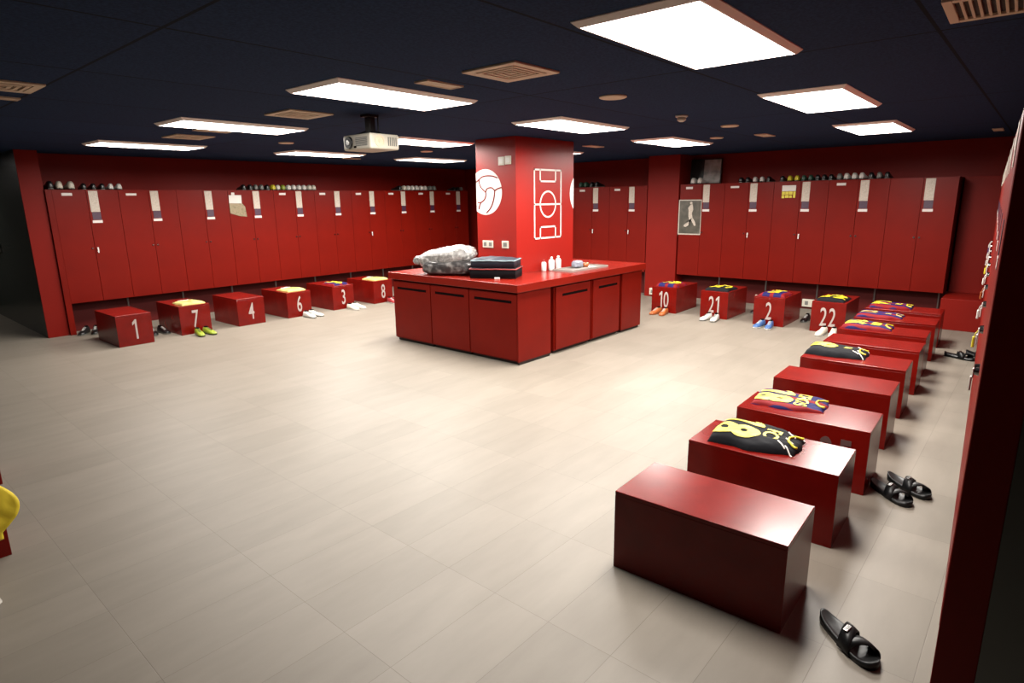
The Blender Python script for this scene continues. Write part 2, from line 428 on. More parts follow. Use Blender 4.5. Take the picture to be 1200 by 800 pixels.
for sx, sy in ((-1, -1), (-1, 1), (1, -1), (1, 1)): cyl(b, (sx * .10, sy * .12, .120), (0, 0, .17), .006)
part('ceiling_mount', b, 'blackrub', t)

# ------------------------------------------------------------------ lockers
LU = .778
def rect(x0, x1, y0, y1, z0, z1, mat, name, bev=0.):
    b = bmesh.new(); box(b, x0, x1, y0, y1, z0, z1, bev); return mesh(name, b, mat)
ZB, ZT = .43, 1.965
b = bmesh.new(); box(b, 0.0, LU, .020, .50, ZB, ZT); me_body = mesh('locker_body', b, 'red')
DW = LU / 2 - .004
me_door = rect(-DW / 2, DW / 2, 0, .020, ZB + .004, ZT - .004, 'red', 'locker_door', .0018)
me_strip = rect(-.055, .055, -.0025, 0, 0, .285, 'strip', 'photo_strip')
me_stripR = rect(-.045, .045, -.003, 0, .15, .285, 'strip', 'photo_strip_curled', .002)
me_patch = rect(-.052, .052, -.002, 0, 0, .105, 'patch', 'crest_patch')
me_nlabel = rect(-.06, .06, -.002, 0, 0, .036, 'white_paint', 'name_label')
me_nlabel2 = rect(-.068, .068, -.002, 0, 0, .030, 'white_paint', 'name_label_wide')
b = bmesh.new(); cyl(b, (0, 0, 0), (0, -.014, 0), .013, .011, 16); me_lock = mesh('lock', b, 'chrome')
b = bmesh.new(); box(b, -.010, .010, -.018, -.013, -.016, .016, .002); box(b, -.008, .008, -.022, -.016, -.06, -.012, .002); me_key = mesh('key', b, 'white_paint')
def fob_mesh(mat):
    b = bmesh.new(); tube(b, [(0, -.018, 0), (.002, -.026, -.015), (0, -.028, -.03)], .002, 6); box(b, -.010, .010, -.034, -.024, -.075, -.028, .003)
    return mesh('key_fob', b, mat)
me_fobs = {k: fob_mesh(k) for k in ('yellow', 'white', 'orange', 'purple')}
b = bmesh.new(); cyl(b, (0, .13, 0), (0, .13, ZB), .014, n=12); box(b, -.03, .03, .10, .16, 0, .008); me_leg = mesh('support_leg', b, 'steel')

def locker(x, y, rz, lab, group, label_left=True, key=False, fob=None, strip=.285, curled=False, wide=False, leg=True, lockl=True):
    t = empty('locker', (x, y, 0), rz, lab, 'locker', group)
    link('body', me_body, t)
    dl = link('door', me_door, t, (LU * .25, 0, 0)); dr = link('door', me_door, t, (LU * .75, 0, 0))
    if label_left:
        link('name_label', me_nlabel2 if wide else me_nlabel, dl, (-.03, 0, 1.885))
    s = link('photo_strip', me_stripR if curled else me_strip, dr, (-.115, 0, 1.665))
    link('crest_patch', me_patch, dr, (-.11, 0, 1.558))
    link('name_label', me_nlabel, dr, (-.11, 0, 1.515))
    link('lock', me_lock, dr, (-DW / 2 + .03, 0, 1.17)); 
    if lockl: link('lock', me_lock, dl, (DW / 2 - .03, 0, 1.17))
    if key: link('key', me_key, dr, (-DW / 2 + .03, 0, 1.165))
    if fob: link('key_fob', me_fobs[fob], dr, (-DW / 2 + .03, 0, 1.17))
    if leg: link('support_leg', me_leg, t, (LU - .05, 0, 0))
    return t

labA = ['leftmost red double locker of the left wall, above bench 1', 'red double locker of the left wall above bench 7',
        'red double locker of the left wall above bench 4, left of the stuck-up poster', 'red double locker of the left wall above bench 6, with a poster on its door',
        'red double locker of the left wall above bench 3', 'red double locker of the left wall above bench 8',
        'red double locker of the left wall, second right of the one above bench 3', 'red double locker of the left wall, left of the tall white boots',
        'red double locker of the left wall under the tall white boots', 'red double locker in the dark corner beside the pillar']
for i in range(10):
    locker(2.28 + LU * i, 10.05, 0., labA[i], 'lockers along the left wall', label_left=i not in (2, 3), key=i in (0, 6), wide=i == 1)
labB = ['red double locker of the right wall with a grey player poster on its door', 'red double locker of the right wall above bench 21',
        'red double locker of the right wall with a yellow lettered sticker', 'red double locker of the right wall above bench 22',
        'red double locker at the right end of the right wall']
for i in range(5):
    locker(10.0, 4.86 - LU * i, -pi / 2, labB[i], 'lockers along the right wall', label_left=i not in (2, 4), key=i in (1, 2), wide=i == 1, lockl=i != 0)
labB2 = ['red double locker just right of the pillar', 'red double locker between the pillar and the plain red wall strip']
for i in range(2):
    locker(10.0, 5.49 + LU * (2 - i), -pi / 2, labB2[i], 'lockers right of the pillar', key=True)
for i in range(2, 4):
    locker(10.0, 5.49 + LU * (i + 1), -pi / 2, 'red double locker hidden behind the pillar', 'lockers behind the pillar')
SL = .0555
for i in range(10):
    xe = 2.10 + LU * (i + 1)
    locker(xe * 1.0, .09 + SL * (xe - 2.1), pi + SL, f'red double locker of the dark row at the right edge, {ORD[i]} from the camera', 'lockers of the near right row seen edge-on',
           fob=[None, 'yellow', 'white', 'orange', 'white', 'yellow', 'white', 'white', 'purple', 'white'][i], curled=True, key=True)
# end panel of the left row
bxpart('locker_end_panel', 'red', None, 2.207, 2.279, 10.04, 10.56, 0, ZT, .002)
tag(bpy.data.objects['locker_end_panel'], 'tall red side panel closing the left end of the left lockers', 'panel')

# sticker and posters
t = empty('wall_sticker', (9.996, 3.08, 1.72), -pi / 2, 'yellow and white lettered sticker on a right wall locker door', 'sticker')
b = bmesh.new(); box(b, -.10, .10, -.002, 0, .10, .185); part('white_band', b, 'paper', t)
b = bmesh.new()
for k, (x0, x1, z0, z1) in enumerate([(-.10, -.055, .045, .095), (-.05, .0, .05, .095), (.005, .055, .045, .095), (.065, .10, 0, .095), (-.10, -.06, -.005, .038), (-.05, .005, 0, .042), (.012, .05, .0, .036)]): box(b, x0, x1, -.002, 0, z0, z1)
part('lettering', b, 'yellow', t)
t = empty('poster', (4.74, 10.046, 1.54), 0, 'cream and beige poster stuck on a left wall locker door', 'poster')
b = bmesh.new(); prism(b, [(-.12, .19), (.085, .185), (.09, .345), (-.115, .345)], 0, .002); prism(b, [(-.07, .34), (-.02, .34), (-.02, .385), (-.07, .385)], 0, .002); part('white_sheet', b, 'paper', t, rot=(pi / 2, 0, 0))
b = bmesh.new(); prism(b, [(-.12, .06), (.02, .015), (.15, .0), (.135, .16), (.09, .215), (-.12, .22)], .002, .005); part('picture', b, 'poster_beige', t, rot=(pi / 2, 0, 0))
# grey player poster
t = empty('poster', (9.995, 4.665, 1.125), -pi / 2, 'grey photo poster of a running footballer on a right wall locker', 'poster')
bxpart('border', 'strip', t, -.205, .205, -.003, 0, 0, .585)
bxpart('photo', 'poster_grey', t, -.185, .195, -.005, -.002, .02, .570)
b = bmesh.new()
fig = [(0.01, .50), (.045, .51), (.055, .47), (.06, .42), (.04, .36), (.055, .29), (.10, .22), (.12, .16), (.09, .15), (.05, .22), (.02, .26), (-.02, .21), (-.09, .17), (-.10, .14), (-.06, .13), (-.01, .16), (.0, .25), (-.02, .31), (-.02, .40), (-.03, .45)]
prism(b, fig, 0, .002); lathe(b, [(.022, 0), (.022, .002)], 14, (.02, .53, 0))
part('figure', b, 'strip', t, False, (0, -.005, 0), (pi / 2, 0, 0))
# framed picture leaning on top of the lockers
t = empty('framed_picture', (10.40, 4.61, 1.967), -pi / 2, 'framed black and white picture standing on top of the right wall lockers', 'picture frame')
b = bmesh.new()
for a in ((-.28, .28, 0, .015), (-.28, .28, .405, .42), (-.28, -.265, .015, .405), (.265, .28, .015, .405)): box(b, a[0], a[1], -.012, .008, a[2], a[3])
part('frame', b, 'black', t, rot=(-.10, 0, 0))
bxpart('dark_photo', 'photo_dark', t, -.265, -.03, -.006, .006, .015, .405, rot=(-.10, 0, 0))
bxpart('pale_photo', 'photo_light', t, -.03, .265, -.006, .006, .015, .405, rot=(-.10, 0, 0))

# ------------------------------------------------------------------ boots
def boot_upper():
    b = bmesh.new()
    S = [(-.140, .020, .070), (-.132, .030, .088), (-.105, .036, .100), (-.07, .037, .098), (-.035, .037, .086), (.0, .040, .072), (.045, .045, .060), (.085, .045, .050), (.115, .038, .042), (.132, .026, .035), (.140, .012, .028)]
    rings = []
    n = 12
    for y, w, h in S:
        ring = []
        for k in range(n + 1):
            a = pi * k / n
            cx, cz = cos(a), sin(a)
            ring.append(b.verts.new((w * (abs(cx) ** .7) * (1 if cx >= 0 else -1), y, .013 + (h - .013) * (cz ** .8 if cz > 0 else 0))))
        rings.append(ring)
    for p, q in zip(rings, rings[1:]):
        for k in range(n): b.faces.new((p[k], p[k + 1], q[k + 1], q[k]))
        b.faces.new((p[n], p[0], q[0], q[n]))
    b.faces.new(rings[0]); b.faces.new(rings[-1][::-1])
    return b
def boot_sole():
    b = bmesh.new()
    out = [(0, -.145), (.026, -.136), (.036, -.10), (.036, -.03), (.046, .05), (.045, .09), (.036, .122), (.015, .145)]
    poly = out + [(-x, y) for x, y in out[::-1] if x > 0]
    prism(b, poly, .006, .017)
    for x, y in ((-.025, -.11), (.025, -.11), (-.025, -.06), (.025, -.06), (-.03, .05), (.03, .05), (-.025, .10), (.025, .10)): cyl(b, (x, y, .008), (x, y, 0), .007, .005, 8)
    return b
def boot_laces():
    b = bmesh.new()
    for k in range(5):
        y = -.03 + k * .020; z = .092 - k * .0075
        tube(b, [(-.018, y - .006, z - .008), (0, y, z + .002), (.018, y + .006, z - .008)], .003, 6)
    return b
def boot_opening():
    b = bmesh.new(); r = []
    for k in range(18):
        a = 2 * pi * k / 18; r.append((cos(a) * .023, -.085 + sin(a) * .038))
    prism(b, r, .090, .1025); return b
BU, BS = {}, {}
me_lace_w = mesh('laces', boot_laces(), 'paper', True); me_lace_b = mesh('laces', boot_laces(), 'black', True)
me_open = mesh('opening', boot_opening(), 'slot')
for k in ('white', 'black', 'yellow', 'green', 'lime', 'grey', 'orange', 'blue', 'redboot', 'cream'):
    BU[k] = mesh('boot_upper_' + k, boot_upper(), k, True)
    BS[k] = mesh('boot_sole_' + k, boot_sole(), k)
def boot(x, y, z, rz, col, lab, group, sole=None, full=True, sc=1., tilt=0.):
    t = empty('football_boot', (x, y, z), rz, lab, 'football boot', group)
    t.scale = (sc, sc, sc); t.rotation_euler.x = tilt
    link('upper', BU[col], t); link('sole', BS[sole or ('black' if col != 'black' else 'grey')], t)
    if full:
        link('laces', me_lace_b if col in ('white', 'yellow', 'lime') else me_lace_w, t); link('opening', me_open, t)
    return t
CN = dict(white='white', black='black', yellow='yellow', green='dark green', lime='lime yellow', grey='grey', orange='orange', blue='blue and white', redboot='red', cream='cream')
def tops(lst, where, wall, tall=.88):
    for i, (p, c) in enumerate(lst):
        jit = random.uniform(-.06, .06)
        lab = f'{CN[c]} boot on locker tops {where}, {ORD[i]} from left'
        if wall == 'A': boot(p, 10.225, ZT, jit, c, lab, 'boots on the left wall locker tops', full=False, sc=tall)
        else: boot(10.175, p, ZT, -pi / 2 + jit, c, lab, 'boots on the right wall locker tops', full=False, sc=tall)
tops([(2.29, 'black'), (2.395, 'cream'), (2.52, 'cream')], 'at the far left end', 'A', 1.12)
tops([(2.68, 'black'), (2.79, 'black'), (2.90, 'black'), (3.01, 'white'), (3.11, 'white')], 'above the right door over bench 1', 'A')
tops([(4.93, 'black'), (5.04, 'black'), (5.14, 'grey'), (5.24, 'grey'), (5.34, 'black'), (5.44, 'yellow'), (5.535, 'cream'), (5.63, 'lime')], 'above the beige poster, left half', 'A', .94)
tops([(5.73, 'white'), (5.825, 'white'), (5.93, 'white'), (6.03, 'white'), (6.13, 'cream'), (6.225, 'cream')], 'above the beige poster, right half', 'A', .94)
tops([(8.17, 'black'), (8.30, 'cream'), (8.41, 'white'), (8.52, 'white'), (8.63, 'white'), (8.75, 'white'), (8.86, 'white'), (9.00, 'grey'), (9.11, 'grey')], 'left of the pillar', 'A', 1.05)
tops([(9.72, 'black'), (9.84, 'black'), (9.95, 'grey')], 'in the dark corner beside the pillar', 'A')
tops([(6.96, 'green'), (6.85, 'green'), (6.72, 'black'), (6.60, 'black')], 'right of the pillar', 'B', 1.)
tops([(4.66, 'white'), (4.545, 'white')], 'in front of the framed picture', 'B', 1.05)
tops([(3.86, 'black'), (3.75, 'black'), (3.64, 'white'), (3.53, 'white'), (3.42, 'black')], 'over bench 21', 'B')
tops([(3.22, 'black'), (3.11, 'yellow'), (3.01, 'yellow'), (2.91, 'green'), (2.81, 'green'), (2.72, 'black'), (2.62, 'black'), (2.53, 'black')], 'over the yellow lettered sticker', 'B')
tops([(2.42, 'grey'), (2.32, 'white'), (2.22, 'white'), (2.12, 'white'), (2.01, 'black'), (1.91, 'grey'), (1.81, 'black')], 'over bench 22', 'B', .95)

# ------------------------------------------------------------------ benches
BW, BL, BH = .205, .775, .398
b = bmesh.new(); box(b, -BW, BW, 0, BL, 0, BH - .0205, .0015); me_bbody = mesh('bench_body', b, 'red_bench')
b = bmesh.new(); box(b, -BW, BW, 0, BL, BH - .0205, BH, .0025, 3); me_btop = mesh('bench_top', b, 'red_bench')
NUMS = {}
def bench(x, y, rz, lab, group, num=None, side=None):
    t = empty('bench', (x, y, 0), rz, lab, 'bench', group)
    link('body', me_bbody, t); link('seat_top', me_btop, t)
    if num:
        me = number_mesh('number_' + num, num, .345, .52, .002)
        o = link('number', me, t, (0, -.001, .205), (pi / 2, 0, 0)); o['label'] = 'white number ' + num
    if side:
        me = number_mesh('number_' + side, side, .345, .52, .002, mat='num_shaded')
        o = link('number', me, t, (BW + .001, .60, .20), (pi / 2, 0, pi / 2)); o['label'] = 'white number on the long side, shade painted into its colour'
    return t
gA, gB, gR = 'numbered benches along the left wall', 'numbered benches along the right wall', 'benches of the near right row'
for x, y, n, ex in [(2.585, 8.64, '1', 'bare red box bench with the number 1'), (3.38, 8.76, '7', 'red box bench with the number 7 and a yellow shirt on it'),
                (4.165, 8.74, '4', 'bare red box bench with the number 4'), (4.945, 8.74, '6', 'red box bench with the number 6'),
                (5.785, 8.79, '3', 'red box bench with the number 3'), (6.60, 8.78, '8', 'red box bench with the number 8, half hidden by the counter')]:
    bench(x, y, .01, ex, gA, n)
for x, y, n in [(8.63, 4.385, '10'), (8.63, 3.58, '21'), (8.56, 2.77, '2'), (8.56, 2.02, '22')]:
    bench(x, y, -pi / 2 + .02, f'red box bench with the number {n} in front of the right wall lockers', gB, n)
# near right row: position is the left (room side) end
RB = [(2.51, 1.385), (3.315, 1.395), (4.045, 1.40), (4.89, 1.445), (5.66, 1.475), (6.42, 1.49), (7.10, 1.53), (7.86, 1.545), (8.60, 1.58)]
labR = ['bare red box bench nearest the camera, first of the right row', 'red box bench with a black and yellow shirt, second of the right row',
        'red box bench with a striped shirt lying flat, third of the right row', 'bare red box bench, fourth of the right row from the camera',
        'red box bench with a black and yellow shirt, fifth of the right row', 'bare red box bench, sixth of the right row from the camera',
        'red box bench with a red and yellow shirt, seventh of the right row', 'red box bench, eighth of the right row, behind the red and yellow shirt',
        'red box bench farthest from the camera in the right row']
for i, (x, y) in enumerate(RB):
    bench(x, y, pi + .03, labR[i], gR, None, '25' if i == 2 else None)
bench(-.355, 4.01, -pi / 2, 'dark red box bench under a yellow shirt at the left edge of the picture', 'benches at the left picture edge')
bench(-.205, 5.09, -pi / 2, 'dark red box bench corner just peeking in at the left edge', 'benches at the left picture edge')

# ------------------------------------------------------------------ shirts
def shirt(x, y, rz, mat, lab, num='18', name='', lx=.36, ly=.44, th=.045, seed=0, z=BH, nummat='yellow', stripes=False, collar=True, pinch=.0, nsize=.25, group='folded shirts on the benches', numy=-.28, namescale=1., bold=.016):
    t = empty('folded_shirt', (x, y, z), rz, lab, 'shirt', group)
    hx, hy = lx / 2, ly / 2
    off = Vector((seed * 3.1, seed * 1.7, 0))
    def edge(v):   # half width as function of v in -1..1
        w = 1 - pinch * max(0, v) ** 1.5
        return hx * w * (1 + .04 * sin(v * 5 + seed) + .02 * sin(v * 11 + seed * 2))
    def hgt(px_, py_):
        v = max(-1, min(1, py_ / hy)); u = max(-1, min(1, px_ / max(edge(v), .01)))
        prof = (max(0, 1 - abs(u) ** 5)) ** .45 * (max(0, 1 - abs(v) ** 6)) ** .45
        wr = noise.noise(Vector((px_ * 14, py_ * 9, 0)) + off) * .007 + noise.noise(Vector((px_ * 30, py_ * 16, 4)) + off) * .004 * (1 + max(0, v) * 2.5)
        return max(.001, prof * (th * (1 - .25 * v) + wr))
    b = bmesh.new(); nu, nv = 40, 44
    top = []; bot = []
    for j in range(nv + 1):
        v = -1 + 2 * j / nv; rt = []; rb = []
        for i in range(nu + 1):
            u = -1 + 2 * i / nu
            yy = v * hy * (1 + .03 * sin(u * 4 + seed))
            xx = u * edge(v)
            rt.append(b.verts.new((xx, yy, hgt(xx, v * hy)))); rb.append(b.verts.new((xx, yy, 0)))
        top.append(rt); bot.append(rb)
    for j in range(nv):
        for i in range(nu):
            b.faces.new((top[j][i], top[j][i + 1], top[j + 1][i + 1], top[j + 1][i]))
            b.faces.new((bot[j][i], bot[j + 1][i], bot[j + 1][i + 1], bot[j][i + 1]))
    for j in range(nv):
        b.faces.new((top[j][0], top[j + 1][0], bot[j + 1][0], bot[j][0])); b.faces.new((top[j][nu], bot[j][nu], bot[j + 1][nu], top[j + 1][nu]))
    for i in range(nu):
        b.faces.new((top[0][i], bot[0][i], bot[0][i + 1], top[0][i + 1])); b.faces.new((top[nv][i], top[nv][i + 1], bot[nv][i + 1], bot[nv][i]))
    part('fabric', b, mat, t, True)
    def drape(me, ox, oy, lift):
        bm_ = bmesh.new(); bm_.from_mesh(me)
        bmesh.ops.translate(bm_, verts=bm_.verts, vec=(ox, oy, 0))
        for k in range(1, 24):
            for axis, lim in (('x', hx), ('y', hy)):
                c_ = -lim + 2 * lim * k / 24
                bmesh.ops.bisect_plane(bm_, geom=bm_.verts[:] + bm_.edges[:] + bm_.faces[:], plane_co=(c_, 0, 0) if axis == 'x' else (0, c_, 0), plane_no=(1, 0, 0) if axis == 'x' else (0, 1, 0))
        bmesh.ops.bisect_plane(bm_, geom=bm_.verts[:] + bm_.edges[:] + bm_.faces[:], plane_co=(0, -hy * .93, 0), plane_no=(0, 1, 0), clear_inner=True)
        for s in (-1, 1):
            bmesh.ops.bisect_plane(bm_, geom=bm_.verts[:] + bm_.edges[:] + bm_.faces[:], plane_co=(s * hx * .93, 0, 0), plane_no=(s, 0, 0), clear_outer=True)
        for v_ in bm_.verts: v_.co.z = hgt(v_.co.x, v_.co.y) + lift + (v_.co.z if v_.co.z > 0 else 0)
        bm_.to_mesh(me); bm_.free(); return me
    if num:
        o = link('number', drape(number_mesh('shirt_number', num, nsize, .85, bold, .001, nummat), 0, numy * ly, .003), t); o['label'] = 'yellow number'
    if name:
        link('name_lettering', drape(text_mesh('shirt_name', name, .075 * namescale, .95, .003, .001, nummat), 0, .17 * ly, .003), t)
    if collar:
        b = bmesh.new(); pts = []
        for k in range(15):
            a = pi * k / 14; xx = cos(a) * .075; yy = hy * .98 - sin(a) * .06
            pts.append((xx, yy, hgt(xx, min(yy, hy * .90)) + .004))
        tube(b, pts, .007, 6); part('collar', b, nummat if mat != 'yellowcloth' else 'paper', t, True)
    if stripes:
        b = bmesh.new()
        for k, (sx, sy) in enumerate([(.10, .55), (.03, .66), (-.06, .62), (.12, .74), (-.11, .78)]):
            xx, yy = sx * 1.0, sy * hy
            z0 = hgt(xx, yy) + .004
            pts = [(xx - .02 + q * .01, yy + q * .012, hgt(xx - .02 + q * .01, yy + q * .012) + .003) for q in range(5)]
            tube(b, pts, .004, 6)
        part('sleeve_stripe', b, 'paper', t)
    return t
shirt(3.345, 1.085, pi + .05, 'darkcloth', 'thick black folded shirt with yellow number on the second right bench', '18', 'FC', .36, .46, .060, 1, stripes=True, pinch=.35, namescale=1.5, nsize=.36, numy=-.25, bold=.018)
shirt(4.15, 1.15, pi + .10, 'stripes', 'blue and red striped folded shirt with yellow number on the third right bench', '18', 'CROS', .36, .44, .030, 2, pinch=.30, nsize=.35, numy=-.26, namescale=1.45, bold=.016)
shirt(5.76, 1.25, pi + .05, 'darkcloth', 'black folded shirt with yellow number on the fifth right bench', '8', 'AL', .36, .46, .060, 3, stripes=True, pinch=.3, nsize=.32)
shirt(7.14, 1.29, pi + .05, 'stripes', 'red folded shirt with big yellow number on the seventh right bench', '16', 'MA', .36, .44, .045, 4, pinch=.3, nsize=.30, namescale=1.6)
shirt(7.92, 1.32, pi + .03, 'stripes', 'red folded shirt with small pale print on the eighth right bench', '11', 'PE', .36, .44, .035, 5, pinch=.3, nummat='paleyellow')
shirt(8.68, 1.34, pi + .04, 'stripes', 'folded shirt with yellow print on the farthest right bench', '14', 'DA', .36, .44, .040, 6, pinch=.3, nsize=.30, namescale=1.3)
for x, y, n, mat, ex, sd in [(3.40, 8.99, '7', 'yellowcloth', 'pale yellow folded shirt on bench 7', 7), (4.97, 9.00, '6', 'yellowcloth', 'pale yellow folded shirt on bench 6', 8),
                      (5.80, 9.04, '3', 'stripes', 'blue, red and yellow folded shirt on bench 3', 9), (6.62, 9.03, '8', 'yellowcloth', 'pale yellow folded shirt on bench 8', 10)]:
    shirt(x, y, .02, mat, ex, n, '', .31, .36, .032, sd, nummat='paleyellow' if mat == 'yellowcloth' else 'yellow', nsize=.34, numy=-.1)
for x, y, n, mat, sd in [(8.90, 4.39, '10', 'stripes', 11), (8.90, 3.58, '21', 'darkcloth', 12), (8.83, 2.77, '2', 'stripes', 13), (8.83, 2.03, '22', 'darkcloth', 14)]:
    shirt(x, y, -pi / 2, mat, f'folded shirt with yellow print on bench {n}', n, '', .34, .42, .045, sd, nsize=.34, numy=-.05)
# yellow shirt hanging over the left-edge bench
t = empty('folded_shirt', (.275, 4.01, BH), 0, 'bright yellow shirt hanging over the end of the left edge bench', 'shirt', 'folded shirts on the benches')
b = bmesh.new(); nu, nv = 24, 44; g = []
for i in range(nu + 1):
    u = i / nu; row = []
    for j in range(nv + 1):
        q = .10 - .66 * j / nv            # runs over the seat, then down the near long side
        fl = max(0, min(1, (-.215 - q) / .345))
        x1 = .125 + .085 * sin(pi * min(1, fl * 1.15)) if fl > 0 else .125
        xx = -.22 + (x1 + .22) * u
        w = noise.noise(Vector((xx * 11, q * 8, 2))) * .016
        if q > -.215: yy, zz = q, .010 + abs(w) + .014 * (1 - (q / .3) ** 2)
        else: yy, zz = -.217 - .022 * sin(pi * fl) - abs(w) * 1.6 - .012 * (1 + sin(xx * 38)) * fl, .020 + (q + .215) * (1.0 - .10 * u) + w * .3
        row.append(b.verts.new((xx, yy, zz)))
    g.append(row)
for i in range(nu):
    for j in range(nv): b.faces.new((g[i][j], g[i + 1][j], g[i + 1][j + 1], g[i][j + 1]))
o = part('fabric', b, 'yellowvivid', t, True)
md = o.modifiers.new('thick', 'SOLIDIFY'); md.thickness = .008; md.offset = 1

# ------------------------------------------------------------------ boots on the floor
def pair(x, y, rz, col, where, cap, gap=.135, sole=None, skew=.12, sc=.98):
    for s, sd in ((-1, 'left'), (1, 'right')):
        dx, dy = cos(rz) * s * gap / 2, sin(rz) * s * gap / 2
        lr = 'left' if (dx * .658 - dy * .753) < 0 else 'right'
        boot(x + dx, y + dy, 0, rz - s * skew, col, f'{cap} boot on the floor {where}, {lr} of the pair', 'boots on the floor by the benches', sole=sole, sc=sc)
pair(3.40, 8.57, pi, 'lime', 'in front of bench 7', 'lime yellow')
pair(5.06, 8.57, pi + .2, 'white', 'in front of bench 6', 'white', sole='grey')
pair(5.90, 8.62, pi + .2, 'cream', 'in front of bench 3', 'cream', sole='white')
pair(6.72, 8.61, pi, 'redboot', 'in front of bench 8', 'red and white', sole='white')
pair(8.46, 4.36, pi / 2, 'orange', 'in front of bench 10', 'orange', sole='orange')
pair(8.46, 3.55, pi / 2, 'white', 'in front of bench 21', 'white', sole='grey')
pair(8.40, 2.76, pi / 2, 'blue', 'in front of bench 2', 'blue', sole='white')
pair(8.40, 1.97, pi / 2, 'cream', 'in front of bench 22', 'cream', sole='white')
pair(9.20, 2.39, pi / 2 + .1, 'black', 'left of bench 22', 'black', gap=.13)
pair(9.45, 3.18, pi / 2, 'black', 'between benches 21 and 2', 'black', gap=.13)
pair(2.42, 9.98, pi - .5, 'black', 'beside the left end panel', 'black', sole='grey')
pair(3.02, 9.16, pi, 'black', 'between benches 1 and 7', 'black', sole='grey')
boot(.155, 3.34, 0, -pi / 2 + .1, 'white', 'white boot toe poking in at the lower left picture edge', 'boots on the floor by the benches', sole='white')

# ------------------------------------------------------------------ slide sandals
def outline(n=40, k=1.):
    pts = []
    for i in range(n):
        a = 2 * pi * i / n
        yy = sin(a) * .142
        w = .040 + .012 * (yy / .142) - .006 * cos(yy / .142 * pi) * .5
        cc = abs(cos(a)) ** .72 * (1 if cos(a) >= 0 else -1)
        pts.append((cc * w * k * (1 - .06 * abs(yy / .142) ** 3) + (.004 * yy / .142), yy * (1 if k == 1 else k)))
    return pts
def sandal_sole():
    b = bmesh.new(); po = outline(); n = len(po)
    a = [b.verts.new((x, y, 0)) for x, y in po]
    h = lambda y: .026 - .006 * (y / .14) + .010 * max(0, (abs(y) - .09) / .05) ** 2
    c = [b.verts.new((x * 1.02, y * 1.01, h(y) + .004)) for x, y in po]
    d = [b.verts.new((x * .90, y * .95, h(y))) for x, y in po]
    e = [b.verts.new((x * .5, y * .6, h(y * .6) - .003)) for x, y in po]
    for p, q in ((a, c), (c, d), (d, e)):
        for k in range(n): b.faces.new((p[k], p[(k + 1) % n], q[(k + 1) % n], q[k]))
    b.faces.new(a[::-1]); b.faces.new(e)
    return b
def sandal_strap(y0, y1, h0, twist):
    b = bmesh.new(); n = 16; R = [[], [], [], []]
    for k in range(n + 1):
        a = pi * k / n
        for r, (yy, dz) in enumerate(((y0, 0), ((y0 + y1) / 2, .004), (y1, 0))):
            tw = twist * cos(a)
            R[r].append(b.verts.new((cos(a) * .047, yy + tw, .008 + sin(a) ** .75 * (h0 + dz))))
    for r in range(2):
        for k in range(n): b.faces.new((R[r][k], R[r][k + 1], R[r + 1][k + 1], R[r + 1][k]))
    return b
def thick(o, t=.004):
    md = o.modifiers.new('thick', 'SOLIDIFY'); md.thickness = t; md.offset = 0
me_ss = mesh('sandal_sole', sandal_sole(), 'blackrub', True)
me_s1 = mesh('sandal_strap', sandal_strap(-.02, .035, .060, .030), 'blackrub', True)
me_s2 = mesh('sandal_strap', sandal_strap(.03, .085, .052, -.022), 'blackrub', True)
b = bmesh.new(); box(b, -.016, .016, -.009, .009, 0, .006, .002); me_bk = mesh('buckle', b, 'chrome')
def sandal(x, y, rz, lab, z=0.):
    t = empty('slide_sandal', (x, y, z), rz, lab, 'sandal', 'black slide sandals on the floor')
    link('sole', me_ss, t); t.scale = (1.12, 1.06, 1.05)
    for me in (me_s1, me_s2): thick(link('strap', me, t))
    link('buckle', me_bk, t, (.012, .010, .073), (0, .15, .4))
DIR = math.atan2(.58, -.78)   # +y turned towards the camera corner
def face(dx, dy): return math.atan2(-dx, dy)
sandal(2.445, .385, face(-.60, -.80), 'single black slide sandal at the lower right, beside the nearest bench')
sandal(3.965, .50, face(-.62, -.78), 'black slide sandal by the third right bench, the one nearer the camera')
sandal(4.13, .435, face(-.58, -.81), 'black slide sandal by the third right bench, the one nearer the dark lockers')
sandal(8.02, .55, face(-.35, -.93), 'black slide sandal far down the right aisle, left one')
sandal(8.20, .40, face(-.65, -.75), 'black slide sandal far down the right aisle, right one')

# ------------------------------------------------------------------ counter island
CX0, CX1, CY0, CY1 = 4.82, 7.43, 4.12, 6.20
def cabinet(name, lab, body, doors, group='counter cabinets', handle_axis='x'):
    t = empty(name, (body[0], body[2], 0), 0, lab, 'cabinet', group)
    lo = (body[0], body[2])
    bb = lambda a: (a[0] - lo[0], a[1] - lo[0], a[2] - lo[1], a[3] - lo[1], a[4], a[5])
    bxpart('body', 'red', t, *bb((*body, .035, .795)), .002)
    bxpart('plinth', 'plinth', t, *bb((body[0] + .03, body[1] - .0, body[2] + .03, body[3] - .0, 0, .034)))
    for (dr, slot) in doors:
        d = bxpart('door', 'red', t, *bb(dr), .002)
        if slot: bxpart('handle_slot', 'slot', d, *bb(slot))
    return t
for i, (y0, y1, lab) in enumerate([(5.50, 6.20, 'counter cabinet at the left end, below the plastic bag'), (4.85, 5.495, 'middle counter cabinet of the left side'), (4.135, 4.845, 'counter cabinet at the front corner of the island')]):
    cabinet('counter_cabinet', lab, (CX0 + .02, 5.38, y0, y1),
            [((CX0, CX0 + .019, y0 + .004, y1 - .004, .05, .775), (CX0 - .0015, CX0 + .004, y0 + .075, y1 - .085, .672, .700))])
